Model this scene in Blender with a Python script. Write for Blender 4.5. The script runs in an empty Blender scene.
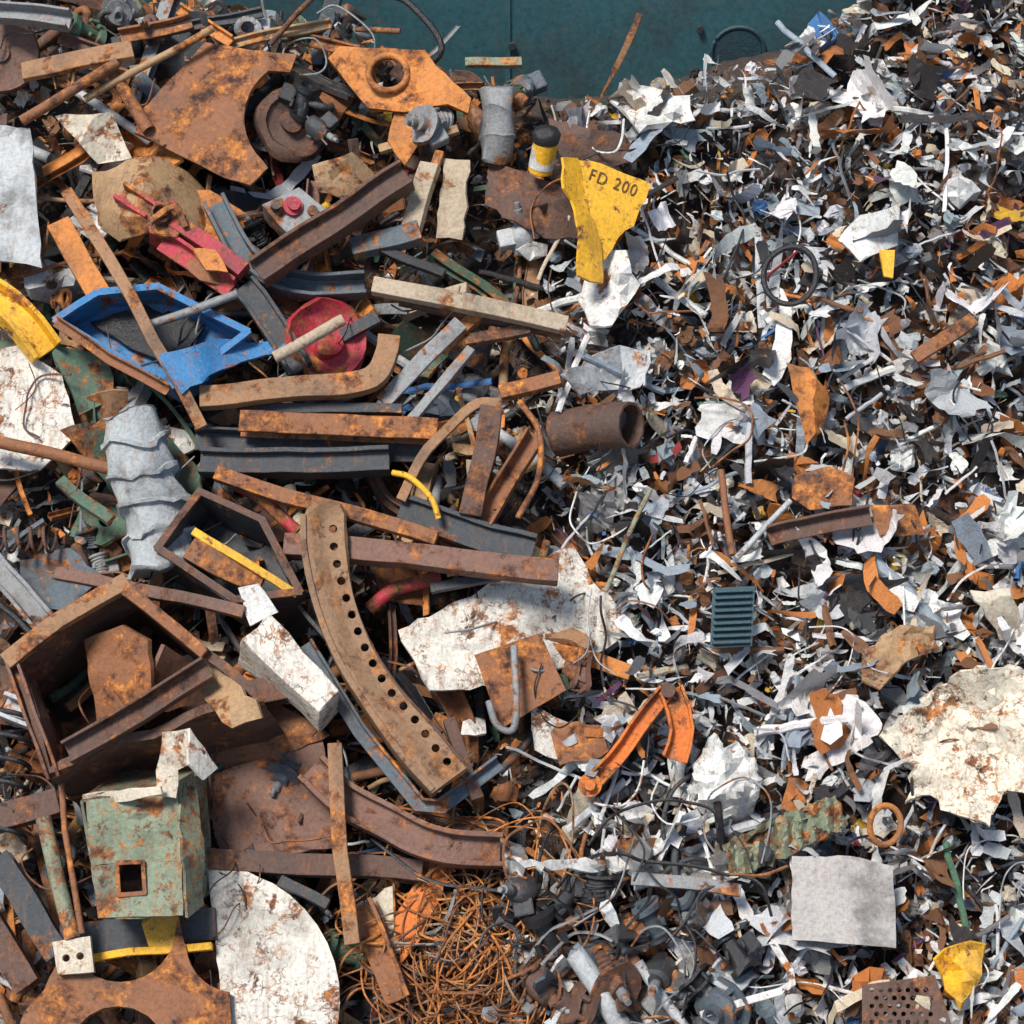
import bpy, math, random
import numpy as np
from mathutils import Vector, Matrix, noise, Euler
from mathutils.geometry import delaunay_2d_cdt
R = random.Random(11)
TH = math.radians(38); CE = math.radians(35); D = 22.0; F = 77/36*1024
O = Vector((0, 0, 4.5))
RH = Matrix.Rotation(TH, 3, 'X'); INV = RH.transposed()
C = O + Vector((0, -D*math.cos(CE), D*math.sin(CE)))
fw = (O-C).normalized(); rt = Vector((1, 0, 0)); upv = rt.cross(fw)
cl, fl, ul, rl = INV@(C-O), INV@fw, INV@upv, INV@rt
Z = Vector((0, 0, 1))
scene = bpy.context.scene
coll = scene.collection

# image pixels cast along camera rays onto the heap face -> metres on the slope (u across, v up-slope, n off the slope)
def H(x, y, n=0.0):
    d = fl*F + rl*(x-512) + ul*(512-y)
    return cl + d*((n-cl.z)/d.z)
def proj(p):
    q = p-cl; z = q.dot(fl)
    return 512+F*q.dot(rl)/z, 512-F*q.dot(ul)/z
def interp(t, tab):
    if t <= tab[0][0]: return tab[0][1]
    for a, b in zip(tab, tab[1:]):
        if t <= b[0]: return a[1]+(b[1]-a[1])*(t-a[0])/(b[0]-a[0])
    return tab[-1][1]
CR = [(-500,-150),(0,-60),(40,-30),(100,-5),(200,5),(330,30),(450,74),(560,108),(640,108),(720,90),(800,62),(860,18),(920,-60),(1500,-200)]
CREST = [(H(a, b).x, H(a, b).y) for a, b in CR]
BORD = [(-200,700),(60,620),(130,590),(200,600),(300,545),(400,545),(470,545),(560,590),(650,610),(750,560),(870,575),(1024,560),(1300,560)]
def border(y): return interp(y, BORD)
def base(u, v):
    b = 0.22*noise.noise(Vector((u*.45, v*.45, 3)))+0.13*noise.noise(Vector((u*1.4, v*1.4, 9)))
    vc = interp(u, CREST)
    if v > vc: b -= (v-vc)*1.3
    if abs(u) > 9: b -= (abs(u)-9)*.9
    x, y = proj(Vector((u, v, 0)))
    s = max(0, min(1, (border(y)-x)/80+.5))
    return b - .22*s

# ------------------------------------------------------------------ materials
MATS = {}
def mat(name, basec, rust=.3, rough=.6, metal=0.0, scale=1.0, vein=0, src='fixed', rc=None, grime=.55, bump=.5, chips=.5, streak=.35):
    m = bpy.data.materials.new(name); m.use_nodes = True; nt = m.node_tree; N = nt.nodes; L = nt.links
    for n in list(N): N.remove(n)
    out = N.new('ShaderNodeOutputMaterial'); bs = N.new('ShaderNodeBsdfPrincipled'); L.new(bs.outputs[0], out.inputs[0])
    tc = N.new('ShaderNodeTexCoord'); oi = N.new('ShaderNodeObjectInfo')
    mu = N.new('ShaderNodeMath'); mu.operation = 'MULTIPLY'; mu.inputs[1].default_value = 41.0; L.new(oi.outputs['Random'], mu.inputs[0])
    ad = N.new('ShaderNodeVectorMath'); ad.operation = 'ADD'; L.new(tc.outputs['Object'], ad.inputs[0]); L.new(mu.outputs[0], ad.inputs[1])
    def nz(s, det=8, ro=.65, dist=0.0, vec=None):
        n = N.new('ShaderNodeTexNoise'); n.inputs['Scale'].default_value = s; n.inputs['Detail'].default_value = det
        n.inputs['Roughness'].default_value = ro; n.inputs['Distortion'].default_value = dist
        L.new(vec or ad.outputs[0], n.inputs['Vector']); return n.outputs['Fac']
    def mr(a, lo, hi, x=0., y=1., st='SMOOTHSTEP'):
        n = N.new('ShaderNodeMapRange'); n.interpolation_type = st
        L.new(a, n.inputs[0])
        for i, q in zip((1, 2, 3, 4), (lo, hi, x, y)): n.inputs[i].default_value = q
        return n.outputs[0]
    def mth(op, a, b):
        n = N.new('ShaderNodeMath'); n.operation = op
        for i, q in ((0, a), (1, b)):
            if isinstance(q, (int, float)): n.inputs[i].default_value = q
            else: L.new(q, n.inputs[i])
        return n.outputs[0]
    def mix(f, a, b, mode='MIX'):
        n = N.new('ShaderNodeMix'); n.data_type = 'RGBA'; n.blend_type = mode
        if isinstance(f, float): n.inputs[0].default_value = f
        else: L.new(f, n.inputs[0])
        for i, q in ((6, a), (7, b)):
            if isinstance(q, tuple): n.inputs[i].default_value = (*q[:3], 1)
            else: L.new(q, n.inputs[i])
        return n.outputs[2]
    A = nz(2.4*scale, 10, .72, .3); B = nz(7*scale, 9, .75); Cn = nz(24*scale, 7, .78); G = nz(1.1*scale, 6, .7)
    thr = .5+(.5-rust)*.42
    mask = mr(A, thr-.03, thr+.03)
    if chips:
        ch = nz(8*scale, 12, .82, .2); mask = mth('MAXIMUM', mask, mr(ch, .67-.14*chips, .69-.14*chips, 0, .9))
    if vein:
        vo = N.new('ShaderNodeTexVoronoi'); vo.feature = 'DISTANCE_TO_EDGE'; vo.inputs['Scale'].default_value = 3.0
        nd = N.new('ShaderNodeTexNoise'); nd.inputs['Scale'].default_value = 4; nd.inputs['Detail'].default_value = 7; L.new(ad.outputs[0], nd.inputs['Vector'])
        sc = N.new('ShaderNodeVectorMath'); sc.operation = 'SCALE'; sc.inputs['Scale'].default_value = .9; L.new(nd.outputs['Color'], sc.inputs[0])
        a2 = N.new('ShaderNodeVectorMath'); L.new(ad.outputs[0], a2.inputs[0]); L.new(sc.outputs[0], a2.inputs[1]); L.new(a2.outputs[0], vo.inputs['Vector'])
        mask = mth('MAXIMUM', mask, mth('MULTIPLY', mr(vo.outputs['Distance'], .0, .055, .95, 0), mr(A, .40, .56)))
    cr = N.new('ShaderNodeValToRGB'); e = cr.color_ramp
    rc = rc or [(.035,.016,.012), (.25,.088,.028), (.70,.26,.05)]
    e.elements[0].position = .38; e.elements[0].color = (*rc[0], 1); e.elements[1].position = .64; e.elements[1].color = (*rc[2], 1)
    k = e.elements.new(.5); k.color = (*rc[1], 1); L.new(B, cr.inputs[0])
    if src == 'fixed': b0 = tuple(basec)
    elif src == 'object': b0 = oi.outputs['Color']
    else:
        at = N.new('ShaderNodeAttribute'); at.attribute_name = 'Col'; b0 = at.outputs['Color']
    c = b0
    if streak:
        mp_ = N.new('ShaderNodeMapping'); mp_.inputs['Scale'].default_value = (9, 1.1, 9); L.new(ad.outputs[0], mp_.inputs[0])
        S_ = nz(1.6*scale, 8, .72, .2, mp_.outputs[0]); c = mix(mr(S_, .5, .68, 0, streak), c, (.28, .125, .05))
        S2 = nz(2.6*scale, 6, .8, 0, mp_.outputs[0]); c = mix(mr(S2, .62, .66, 0, streak*.9), c, (.045, .038, .034))
    c = mix(mask, c, cr.outputs[0])
    gm = mr(G, .48, .70, 0, grime)
    c = mix(gm, c, (.05, .042, .036))
    fleck = mr(Cn, .60, .66, 0, .6)
    c = mix(fleck, c, (.05, .03, .022))
    var = mr(Cn, .3, .7, .58, 1.25, 'LINEAR'); vc = N.new('ShaderNodeCombineXYZ')
    for i in range(3): L.new(var, vc.inputs[i])
    c = mix(1.0, c, vc.outputs[0], 'MULTIPLY')
    L.new(c, bs.inputs['Base Color'])
    rr = mr(mask, 0, 1, rough, .82, 'LINEAR'); L.new(rr, bs.inputs['Roughness'])
    if metal: L.new(mr(mask, 0, 1, metal, 0.05, 'LINEAR'), bs.inputs['Metallic'])
    bp = N.new('ShaderNodeBump'); bp.inputs['Strength'].default_value = bump; bp.inputs['Distance'].default_value = .03
    ab = mth('ADD', B, Cn); L.new(ab, bp.inputs['Height'])
    L.new(bp.outputs[0], bs.inputs['Normal'])
    MATS[name] = m; return m
mat('rust', (.27,.105,.042), .5); mat('rusto', (.62,.22,.045), .45, rc=[(.07,.028,.015),(.42,.135,.028),(.76,.30,.05)], grime=.6)
mat('rustd', (.115,.06,.042), .42, rc=[(.03,.018,.014),(.14,.058,.03),(.42,.155,.045)]); mat('rustp', (.20,.10,.068), .42, .5, rc=[(.035,.018,.014),(.19,.075,.038),(.50,.19,.06)])
mat('tan', (.42,.26,.13), .40); mat('timber', (.46,.37,.26), .28, .85); mat('brownt', (.34,.18,.085), .42, .6); mat('beamb', (.29,.165,.085), .40, .6, rc=[(.05,.025,.018),(.24,.105,.042),(.50,.22,.08)])
mat('dark', (.055,.062,.068), .28, .35, .2, grime=.4); mat('blues', (.10,.128,.15), .34, .4, .2)
mat('grey', (.27,.28,.28), .34, .4, .15); mat('galv', (.48,.50,.50), .24, .45, .1, grime=.7); mat('duct', (.48,.51,.51), .10, .65, grime=.8, bump=.9, chips=.3, streak=.5); mat('wgrey', (.44,.41,.38), .08, .7, grime=.7, chips=.2, streak=.25)
mat('white', (.74,.73,.68), .26, .5, grime=.55, chips=.65, streak=.5); mat('whitev', (.72,.68,.59), .33, .6, vein=1, grime=.5, chips=.7, streak=.55); mat('creamv', (.78,.71,.56), .34, .55, vein=1, grime=.5, chips=.8, streak=.5)
mat('blue', (.035,.20,.44), .32, .38, chips=.8, streak=.4, grime=.5); mat('red', (.52,.035,.06), .40, .38, chips=.95, streak=.35, grime=.6); mat('yellow', (.88,.46,.02), .22, .45, grime=.45, chips=.7)
mat('green', (.235,.28,.185), .38, .55, chips=1, streak=.6, grime=.75); mat('greend', (.07,.14,.09), .38, .5, chips=.8); mat('orange', (.68,.17,.02), .36, .5, chips=.8)
mat('black', (.02,.02,.022), .08, .3, grime=.2, chips=.2, streak=0); mat('cream', (.64,.56,.43), .38, .6); mat('teal', (.03,.075,.09), .05, .45, chips=.1, grime=.3, streak=0)
mat('shred', (1,1,1), .16, .36, .0, 2.0, src='object', bump=.6, grime=.4, chips=.4, streak=.3); mat('litter', (1,1,1), .16, .36, .0, 2.0, src='attr', bump=.6, grime=.4, chips=.4, streak=.3)
mat('core', (.04,.03,.026), .3, .9, grime=.85); mat('wall', (.04,.125,.14), .03, .5, 0, .5, grime=.5, bump=.1, chips=.15, streak=.12)
mat('dirt', (.12,.10,.085), .2, .95, scale=.5); mat('ink', (.10,.045,.015), .1, .6, chips=.8, streak=0, rc=[(.5,.24,.03)]*3)
CW = {'rust':'rust-brown','rusto':'orange rusted','rustd':'dark rusted','rustp':'purplish brown','tan':'tan rusty','timber':'weathered tan','dark':'dark grey','blues':'blue-grey',
      'grey':'grey','galv':'galvanised','white':'white','green':'green painted','greend':'dark green','orange':'orange','black':'black','cream':'cream','red':'red','blue':'blue','yellow':'yellow','brownt':'brown'}

# ------------------------------------------------------------------ mesh helpers
CEN = {}
def mk(name, vs, fs, m, label=None, cat=None, parent=None, group=None, smooth=False, kind=None, solid=0, bevel=0):
    name = name.replace('steel_beam', 'steel_bar')
    if cat == 'steel beam': cat = 'steel bar'
    c = Vector((0, 0, 0))
    for p in vs: c += p
    c /= len(vs)
    me = bpy.data.meshes.new(name); me.from_pydata([(p-c)[:] for p in vs], [], fs); me.update()
    me.materials.append(MATS[m] if isinstance(m, str) else m)
    if smooth: me.polygons.foreach_set('use_smooth', [True]*len(me.polygons))
    o = bpy.data.objects.new(name, me); coll.objects.link(o)
    CEN[o.name] = c
    if parent:
        o.parent = parent; o.location = c-CEN[parent.name]
    else:
        o.rotation_euler = (TH, 0, 0); o.location = O+RH@c
    if label: o['label'] = label
    if cat: o['category'] = cat
    if group: o['group'] = group
    if kind: o['kind'] = kind
    if solid:
        s = o.modifiers.new('t', 'SOLIDIFY'); s.thickness = solid; s.offset = -1
    if bevel:
        s = o.modifiers.new('b', 'BEVEL'); s.width = bevel; s.segments = 2; s.limit_method = 'ANGLE'
    return o
def inside(x, y, P):
    r = False; j = len(P)-1
    for i in range(len(P)):
        xi, yi = P[i]; xj, yj = P[j]
        if (yi > y) != (yj > y) and x < (xj-xi)*(y-yi)/(yj-yi)+xi: r = not r
        j = i
    return r
def shade(o, a=45):
    s = o.modifiers.new('es', 'EDGE_SPLIT'); s.split_angle = math.radians(a); return o
def plate(name, label, cat, pts, n, m, t=.03, tilt=(0, 0), amp=.03, holes=(), jag=1.5, fold=None, step=11, parent=None, group=None, freq=2.0, cre=2, cs=None):
    sd = R.random()*100
    P = []
    for i in range(len(pts)):
        a, b = pts[i], pts[(i+1) % len(pts)]
        L = math.hypot(b[0]-a[0], b[1]-a[1]); k = max(1, int(L/step))
        for j in range(k):
            x = a[0]+(b[0]-a[0])*j/k; y = a[1]+(b[1]-a[1])*j/k
            if j: x += R.uniform(-jag, jag); y += R.uniform(-jag, jag)
            P.append((x, y))
    cx = sum(p[0] for p in P)/len(P); cy = sum(p[1] for p in P)/len(P)
    V = [Vector(p) for p in P]; E = [(i, (i+1) % len(P)) for i in range(len(P))]; HL = []
    for (hx, hy, hr) in holes:
        k = 14 if hr > 6 else 9; s = len(V)
        hp = [(hx+hr*math.cos(6.2832*i/k), hy+hr*math.sin(6.2832*i/k)) for i in range(k)]
        HL.append(hp); V += [Vector(p) for p in hp]; E += [(s+i, s+(i+1) % k) for i in range(k)]
    x0 = min(p[0] for p in P); x1 = max(p[0] for p in P); y0 = min(p[1] for p in P); y1 = max(p[1] for p in P)
    rad = max(x1-x0, y1-y0)/2
    if cs is None: cs = amp*4
    CL = []
    for _ in range(cre):
        a = R.uniform(0, 6.28); CL.append((math.cos(a), math.sin(a), R.uniform(-.6, .6)*rad, R.uniform(.5, 1)*cs*R.choice((-1, 1)), R.choice((0, 1))))
    x = x0+step*.6
    while x < x1:
        y = y0+step*.6
        while y < y1:
            qx, qy = x+R.uniform(-2.5, 2.5), y+R.uniform(-2.5, 2.5)
            if inside(qx, qy, P) and not any(math.hypot(qx-h[0], qy-h[1]) < h[2]+2 for h in holes): V.append(Vector((qx, qy)))
            y += step
        x += step
    r = delaunay_2d_cdt(V, E, [], 0, 1e-4)
    vs, fs = r[0], r[2]
    hh = []
    for q in vs:
        h = 0
        for (ca, sa, of, sl_, md) in CL:
            d_ = ((q.x-cx)*ca+(q.y-cy)*sa-of)/100; h += sl_*(abs(d_) if md else max(0, d_))
        hh.append(h)
    hm = sum(hh)/max(1, len(hh)); out = []
    for q, h0 in zip(vs, hh):
        h = n+h0-hm+tilt[0]*(q.x-cx)/100+tilt[1]*(cy-q.y)/100
        if fold: h += fold(q.x, q.y)
        w = H(q.x, q.y, h); nn = noise.noise(Vector((w.x*freq+sd, w.y*freq, sd))); n2 = abs(noise.noise(Vector((w.x*freq*1.7, w.y*freq*1.7+sd, 5))))
        out.append(H(q.x, q.y, h+amp*(nn*1.2+n2*1.6-.4)))
    F2 = []
    for f in fs:
        ax = sum(vs[i].x for i in f)/len(f); ay = sum(vs[i].y for i in f)/len(f)
        if inside(ax, ay, P) and not any(inside(ax, ay, hp) for hp in HL): F2.append(tuple(f))
    fixed = []
    for f in F2:
        nr = (out[f[1]]-out[f[0]]).cross(out[f[2]]-out[f[0]])
        fixed.append(f if nr.z > 0 else f[::-1])
    used = sorted({i for f in fixed for i in f}); mp = {a: b for b, a in enumerate(used)}
    o = mk(name, [out[i] for i in used], [tuple(mp[i] for i in f) for f in fixed], m, label, cat, parent, group, True, solid=t)
    return shade(o, 24)
def prof(kind, w, h=None, t=None):
    h = h or w; t = t or min(w, h)*.16; a, b = w/2, h/2
    if kind == 'box': return [(-a,-b),(a,-b),(a,b),(-a,b)]
    if kind == 'I': return [(-a,-b),(a,-b),(a,-b+t),(t/2,-b+t),(t/2,b-t),(a,b-t),(a,b),(-a,b),(-a,b-t),(-t/2,b-t),(-t/2,-b+t),(-a,-b+t)]
    if kind == 'H': return [(-a,-b),(-a+t,-b),(-a+t,-t/2),(a-t,-t/2),(a-t,-b),(a,-b),(a,b),(a-t,b),(a-t,t/2),(-a+t,t/2),(-a+t,b),(-a,b)]
    if kind == 'C': return [(-a,-b),(a,-b),(a,b),(a-t,b),(a-t,-b+t),(-a+t,-b+t),(-a+t,b),(-a,b)]
    if kind == 'L': return [(-a,-b),(a,-b),(a,-b+t),(-a+t,-b+t),(-a+t,b),(-a,b)]
    if kind == 'T': return [(-a,b-t),(-t/2,b-t),(-t/2,-b),(t/2,-b),(t/2,b-t),(a,b-t),(a,b),(-a,b)]
    return [(a*math.cos(6.28318*i/12), a*math.sin(6.28318*i/12)) for i in range(12)]
def catm(P, k):
    if len(P) < 3 or k < 2: return P
    out = []; Q = [P[0]*2-P[1]]+P+[P[-1]*2-P[-2]]
    for i in range(1, len(Q)-2):
        for j in range(k):
            t = j/k; a, b, c, d = Q[i-1:i+3]
            out.append(.5*((2*b)+(c-a)*t+(2*a-5*b+4*c-d)*t*t+(3*b-a-3*c+d)*t**3))
    out.append(P[-1]); return out
def sweep(P, pr, roll=0, inner=None, tw=0, taper=None):
    vs = []; fs = []; k = len(pr); n = len(P); ring = []
    for i, p in enumerate(P):
        t = (P[min(i+1, n-1)]-P[max(i-1, 0)]).normalized()
        u0 = Z if abs(t.z) < .9 else Vector((1, 0, 0))
        s = t.cross(u0).normalized(); u = s.cross(t)
        a = roll+tw*i/max(1, n-1); ca, sa = math.cos(a), math.sin(a); s, u = s*ca+u*sa, u*ca-s*sa
        sc = taper[0]+(taper[1]-taper[0])*i/(n-1) if taper else 1
        for q in pr: vs.append(p+s*q[0]*sc+u*q[1]*sc)
        if inner:
            for q in pr: ring.append(p+s*q[0]*inner+u*q[1]*inner)
    for i in range(n-1):
        for j in range(k):
            fs.append((i*k+j, i*k+(j+1) % k, (i+1)*k+(j+1) % k, (i+1)*k+j))
    if inner:
        o = len(vs); vs += ring
        for i in range(n-1):
            for j in range(k): fs.append((o+i*k+j, o+(i+1)*k+j, o+(i+1)*k+(j+1) % k, o+i*k+(j+1) % k))
        for i in (0, n-1):
            for j in range(k):
                a = i*k+j; b = i*k+(j+1) % k; fs.append((a, b, o+b, o+a))
    else:
        fs.append(tuple(range(k))[::-1]); fs.append(tuple((n-1)*k+j for j in range(k)))
    return vs, fs
def bar(name, label, cat, path, pr, m, roll=0, sm=0, wob=.016, parent=None, group=None, inner=None, smooth=False, tw=0, taper=None, seg=9):
    P = [H(*q) for q in path]
    if sm: P = catm(P, sm)
    elif len(P) == 2: P = [P[0].lerp(P[1], i/seg) for i in range(seg+1)]
    sd = R.random()*50
    P = [p+Vector((noise.noise(p*1.3+Vector((sd, 0, 0))), noise.noise(p*1.3+Vector((0, sd, 0))), noise.noise(p*1.3+Vector((0, 0, sd)))))*wob*2.5 for p in P]
    if isinstance(pr, float): pr = prof('r', pr); smooth = True
    v, f = sweep(P, pr, roll, inner, tw, taper)
    if not smooth:
        v = [p+Vector((noise.noise(p*3+Z*sd), noise.noise(p*3+Z*(sd+9)), noise.noise(p*3+Z*(sd+20))))*.012*(wob > 0) for p in v]
        return mk(name, v, f, m, label, cat, parent, group, False, bevel=.008)
    return shade(mk(name, v, f, m, label, cat, parent, group, True))
def lathe(p1, p2, pf, seg=22):
    ax = p2-p1; L = ax.length; t = ax/L; u0 = Z if abs(t.z) < .9 else Vector((1, 0, 0)); s = t.cross(u0).normalized(); u = s.cross(t)
    vs = []; fs = []
    for fr, r in pf:
        for j in range(seg):
            a = 6.28318*j/seg; vs.append(p1+ax*fr+(s*math.cos(a)+u*math.sin(a))*r)
    for i in range(len(pf)-1):
        for j in range(seg): fs.append((i*seg+j, i*seg+(j+1) % seg, (i+1)*seg+(j+1) % seg, (i+1)*seg+j))
    fs.append(tuple(range(seg))[::-1]); fs.append(tuple((len(pf)-1)*seg+j for j in range(seg)))
    return vs, fs
def turned(name, label, cat, a, b, pf, m, parent=None, group=None, seg=22, dent=0.0, dz=None):
    p1 = H(*a); p2 = p1+Vector(dz) if dz else H(*b)
    v, f = lathe(p1, p2, pf, seg)
    if dent: v = [p+Vector((noise.noise(p*3), noise.noise(p*3+Z*9), noise.noise(p*3+Z*20)))*dent+Vector((noise.noise(p*9), noise.noise(p*9+Z*9), 0))*dent*.35 for p in v]
    return shade(mk(name, v, f, m, label, cat, parent, group, True))
def ringv(c, Rr, r, ax=Z, ecc=1.0, a0=0, a1=6.28318, k=30):
    t = ax.normalized(); s = t.cross(Vector((.3, 1, .1))).normalized(); u = s.cross(t)
    P = [c+(s*math.cos(a0+(a1-a0)*i/k)*ecc+u*math.sin(a0+(a1-a0)*i/k))*Rr for i in range(k+1)]
    return sweep(P, prof('r', r*2))
def prism(name, label, cat, pts, n, depth, lean, m, open_=True, t=.05, parent=None, bevel=.012, amp=.02, floor=True):
    k = len(pts); S = 5; vs = []; fs = []
    for j in range(S+1):
        q = j/S
        for i in range(k):
            a, b = pts[i], pts[(i+1) % k]
            for e in range(4):
                x = a[0]+(b[0]-a[0])*e/4+lean[0]*q; y = a[1]+(b[1]-a[1])*e/4+lean[1]*q
                p = H(x, y, n-depth*q); nn = noise.noise(p*1.7); vs.append(p+Vector((nn+.5*noise.noise(p*5), noise.noise(p*1.7+Z*7), nn+.5*noise.noise(p*5+Z)))*amp)
    K = 4*k
    for j in range(S):
        for i in range(K): fs.append((j*K+i, j*K+(i+1) % K, (j+1)*K+(i+1) % K, (j+1)*K+i))
    if floor: fs.append(tuple(S*K+i for i in range(K)))
    if not open_: fs.append(tuple(range(K))[::-1])
    o = mk(name, vs, fs, m, label, cat, parent, bevel=0 if open_ else bevel)
    if open_:
        s = o.modifiers.new('t', 'SOLIDIFY'); s.thickness = t; s.offset = 0
    return o
def rim(parent, pts, n, m, w=.10, name='rim', hh=.8):
    P = [H(x, y, n) for x, y in pts+[pts[0], pts[1]]]
    vs = []; fs = []
    for a, b in zip(P, P[1:-1]+[P[1]]):
        d = (b-a); v, f = sweep([a-d.normalized()*w*.3, a.lerp(b, .5)+Z*R.uniform(-.02, .02), b+d.normalized()*w*.25], prof('box', w*R.uniform(.9, 1.1), w*hh))
        o = len(vs); vs += v; fs += [tuple(i+o for i in g) for g in f]
    return mk(name, vs, fs, m, parent=parent)

# ------------------------------------------------------------------ setting
def sheet(name, P, m):
    me = bpy.data.meshes.new(name); me.from_pydata(P, [], [(0, 1, 2, 3)]); me.materials.append(MATS[m]); o = bpy.data.objects.new(name, me); coll.objects.link(o); return o
g = sheet('ground', [(-400,-400,0),(400,-400,0),(400,400,0),(-400,400,0)], 'dirt'); g['kind'] = 'structure'; g['label'] = 'dirty bare ground of the scrapyard'
nu, nv = 200, 150; vs = []; fs = []
for j in range(nv+1):
    for i in range(nu+1):
        u = -13+26*i/nu; v = -9+17*j/nv
        b = base(u, v)-.16+.07*noise.noise(Vector((u*5, v*5, 0)))+.05*noise.noise(Vector((u*11, v*11, 0)))
        w = O+RH@Vector((u, v, b))
        if w.z < -.1: b += (-.1-w.z)/math.cos(TH)
        vs.append(Vector((u, v, b)))
for j in range(nv):
    for i in range(nu):
        a = j*(nu+1)+i; fs.append((a, a+1, a+nu+2, a+nu+1))
hp = mk('terrain', vs, fs, 'core', 'sloping heap of compacted dark scrap and dirt', kind='structure')
YW = 5.15
def wallbox(name, x0, x1, y0, y1, z0, z1, m, parent=None):
    vs = [(x, y, z) for x in (x0, x1) for y in (y0, y1) for z in (z0, z1)]
    fs = [(0,1,3,2),(4,6,7,5),(0,4,5,1),(2,3,7,6),(0,2,6,4),(1,5,7,3)]
    me = bpy.data.meshes.new(name); me.from_pydata(vs, [], fs); me.materials.append(MATS[m]); o = bpy.data.objects.new(name, me); coll.objects.link(o)
    if parent: o.parent = parent
    return o
wl = wallbox('steel_wall', -16, 16, YW, YW+.3, -.05, 12, 'wall'); wl['label'] = 'dark teal painted steel wall standing behind the scrap heap'; wl['category'] = 'wall'
for x in (-7.5, -.05, 7.4): wallbox('seam_strip', x-.03, x+.03, YW-.02, YW+.01, 0, 12, 'wall', wl)
def wallpt(x, y):
    d = fw*F+rt*(x-512)+upv*(512-y); return C+d*((YW-C.y)/d.y)
def rawobj(nm, v, f, m, par):
    me = bpy.data.meshes.new(nm); me.from_pydata([p[:] for p in v], [], f); me.materials.append(MATS[m]); o = bpy.data.objects.new(nm, me); coll.objects.link(o); o.parent = par; return o
wp = wallpt(738, 52)
v, f = ringv(Vector((wp.x, YW-.01, wp.z)), .30, .022, Vector((0, 1, 0))); rawobj('cover_ring', v, f, 'teal', wl)
v, f = lathe(Vector((wp.x, YW+.02, wp.z)), Vector((wp.x, YW-.02, wp.z)), [(0, .27), (1, .26)], 28); rawobj('round_cover', v, f, 'teal', wl)
for (x, y) in [(512,45),(700,28),(60,12)]:
    p = wallpt(x, y); v, f = lathe(Vector((p.x, YW+.01, p.z)), Vector((p.x, YW-.05, p.z)), [(0, .04), (1, .04)], 10); rawobj('bolt', v, f, 'dark', wl)

# ------------------------------------------------------------------ shred library
def fold_pts(V, rr, nf):
    for _ in range(nf):
        a = rr.uniform(0, 6.28); d = np.array([math.cos(a), math.sin(a), 0]); nrm = np.array([-d[1], d[0], 0]); off = rr.uniform(-.3, .3)
        ang = rr.uniform(.4, 1.8)*rr.choice((-1, 1)); s = V@nrm-off; msk = s > 0
        c0 = V[msk]; k = s[msk]
        basep = c0-np.outer(k, nrm); zz = np.array([0, 0, 1.])
        V[msk] = basep+np.outer(k*math.cos(ang), nrm)+np.outer(k*math.sin(ang), zz)
    return V
def lib_sheet(seed, g=5, nf=2, asp=1., crum=.05, out=.15, jg=.09):
    rr = random.Random(seed); V = []; gy = max(3, int(g*max(asp, .5))); cur = rr.choice((0, 0, 0, rr.uniform(1, 3)))
    for j in range(gy):
        for i in range(g):
            x, y = i/(g-1)-.5, j/(gy-1)-.5
            ed = (i in (0, g-1)), (j in (0, gy-1))
            e = 1+out*noise.noise(Vector((x*3+seed, y*3, seed)))*2
            X = x*e+rr.uniform(-.03, .03)+(rr.uniform(-jg, jg) if ed[0] else 0); Y = y*asp*e+rr.uniform(-.03, .03)*asp+(rr.uniform(-jg, jg)*asp*1.2 if ed[1] else 0)
            zc = 0
            if cur: a = X*cur; zc = (1-math.cos(a))/cur; X = math.sin(a)/cur
            V.append((X, Y, zc+rr.uniform(-crum, crum)*min(1, asp*1.6)))
    V = fold_pts(np.array(V), rr, nf)
    return V, [(j*g+i, j*g+i+1, (j+1)*g+i+1, (j+1)*g+i) for j in range(gy-1) for i in range(g-1)]
def lib_strip(seed, w=.12, curl=1.0):
    rr = random.Random(seed); k = 11; V = []; c = np.array([-.5, 0, 0.]); a = 0; b = 0; bd = rr.uniform(-.3, .3)*curl; sd = rr.uniform(-.15, .15)
    kink = rr.randrange(2, 9); k2 = rr.randrange(2, 9); tw = 0; td = rr.uniform(-.22, .22)
    for i in range(k):
        ww = w*(1+.22*rr.uniform(-1, 1))*(.75 if i in (0, k-1) else 1); tw += td
        V.append(c+np.array([0, ww/2*math.cos(tw), ww/2*math.sin(tw)])); V.append(c-np.array([0, ww/2*math.cos(tw), ww/2*math.sin(tw)]))
        a += bd*rr.uniform(0, 1)+(rr.uniform(-1.4, 1.4) if i == kink else 0); b += sd*rr.uniform(0, 1)+(rr.uniform(-.7, .7) if i == k2 else 0)
        c = c+np.array([math.cos(a)*math.cos(b), math.sin(b), math.sin(a)])/k
    V = np.array(V); V -= V.mean(0)
    return V, [(2*i, 2*i+1, 2*i+3, 2*i+2) for i in range(k-1)]
def lib_chunk(seed):
    rr = random.Random(seed); vs = []; fs = []; a, b = 6, 8
    fx = [rr.uniform(.5, 1), rr.uniform(.4, .8), rr.uniform(.25, .5)]
    for j in range(a+1):
        for i in range(b):
            th = math.pi*j/a; ph = 6.28318*i/b
            p = Vector((math.sin(th)*math.cos(ph), math.sin(th)*math.sin(ph), math.cos(th)))
            r = .5*(1+.9*noise.noise(p*1.6+Z*seed)+.3*rr.uniform(-1, 1))
            vs.append((p.x*r*fx[0], p.y*r*fx[1], p.z*r*fx[2]))
    for j in range(a):
        for i in range(b): fs.append((j*b+i, j*b+(i+1) % b, (j+1)*b+(i+1) % b, (j+1)*b+i))
    return np.array(vs), fs
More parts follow.
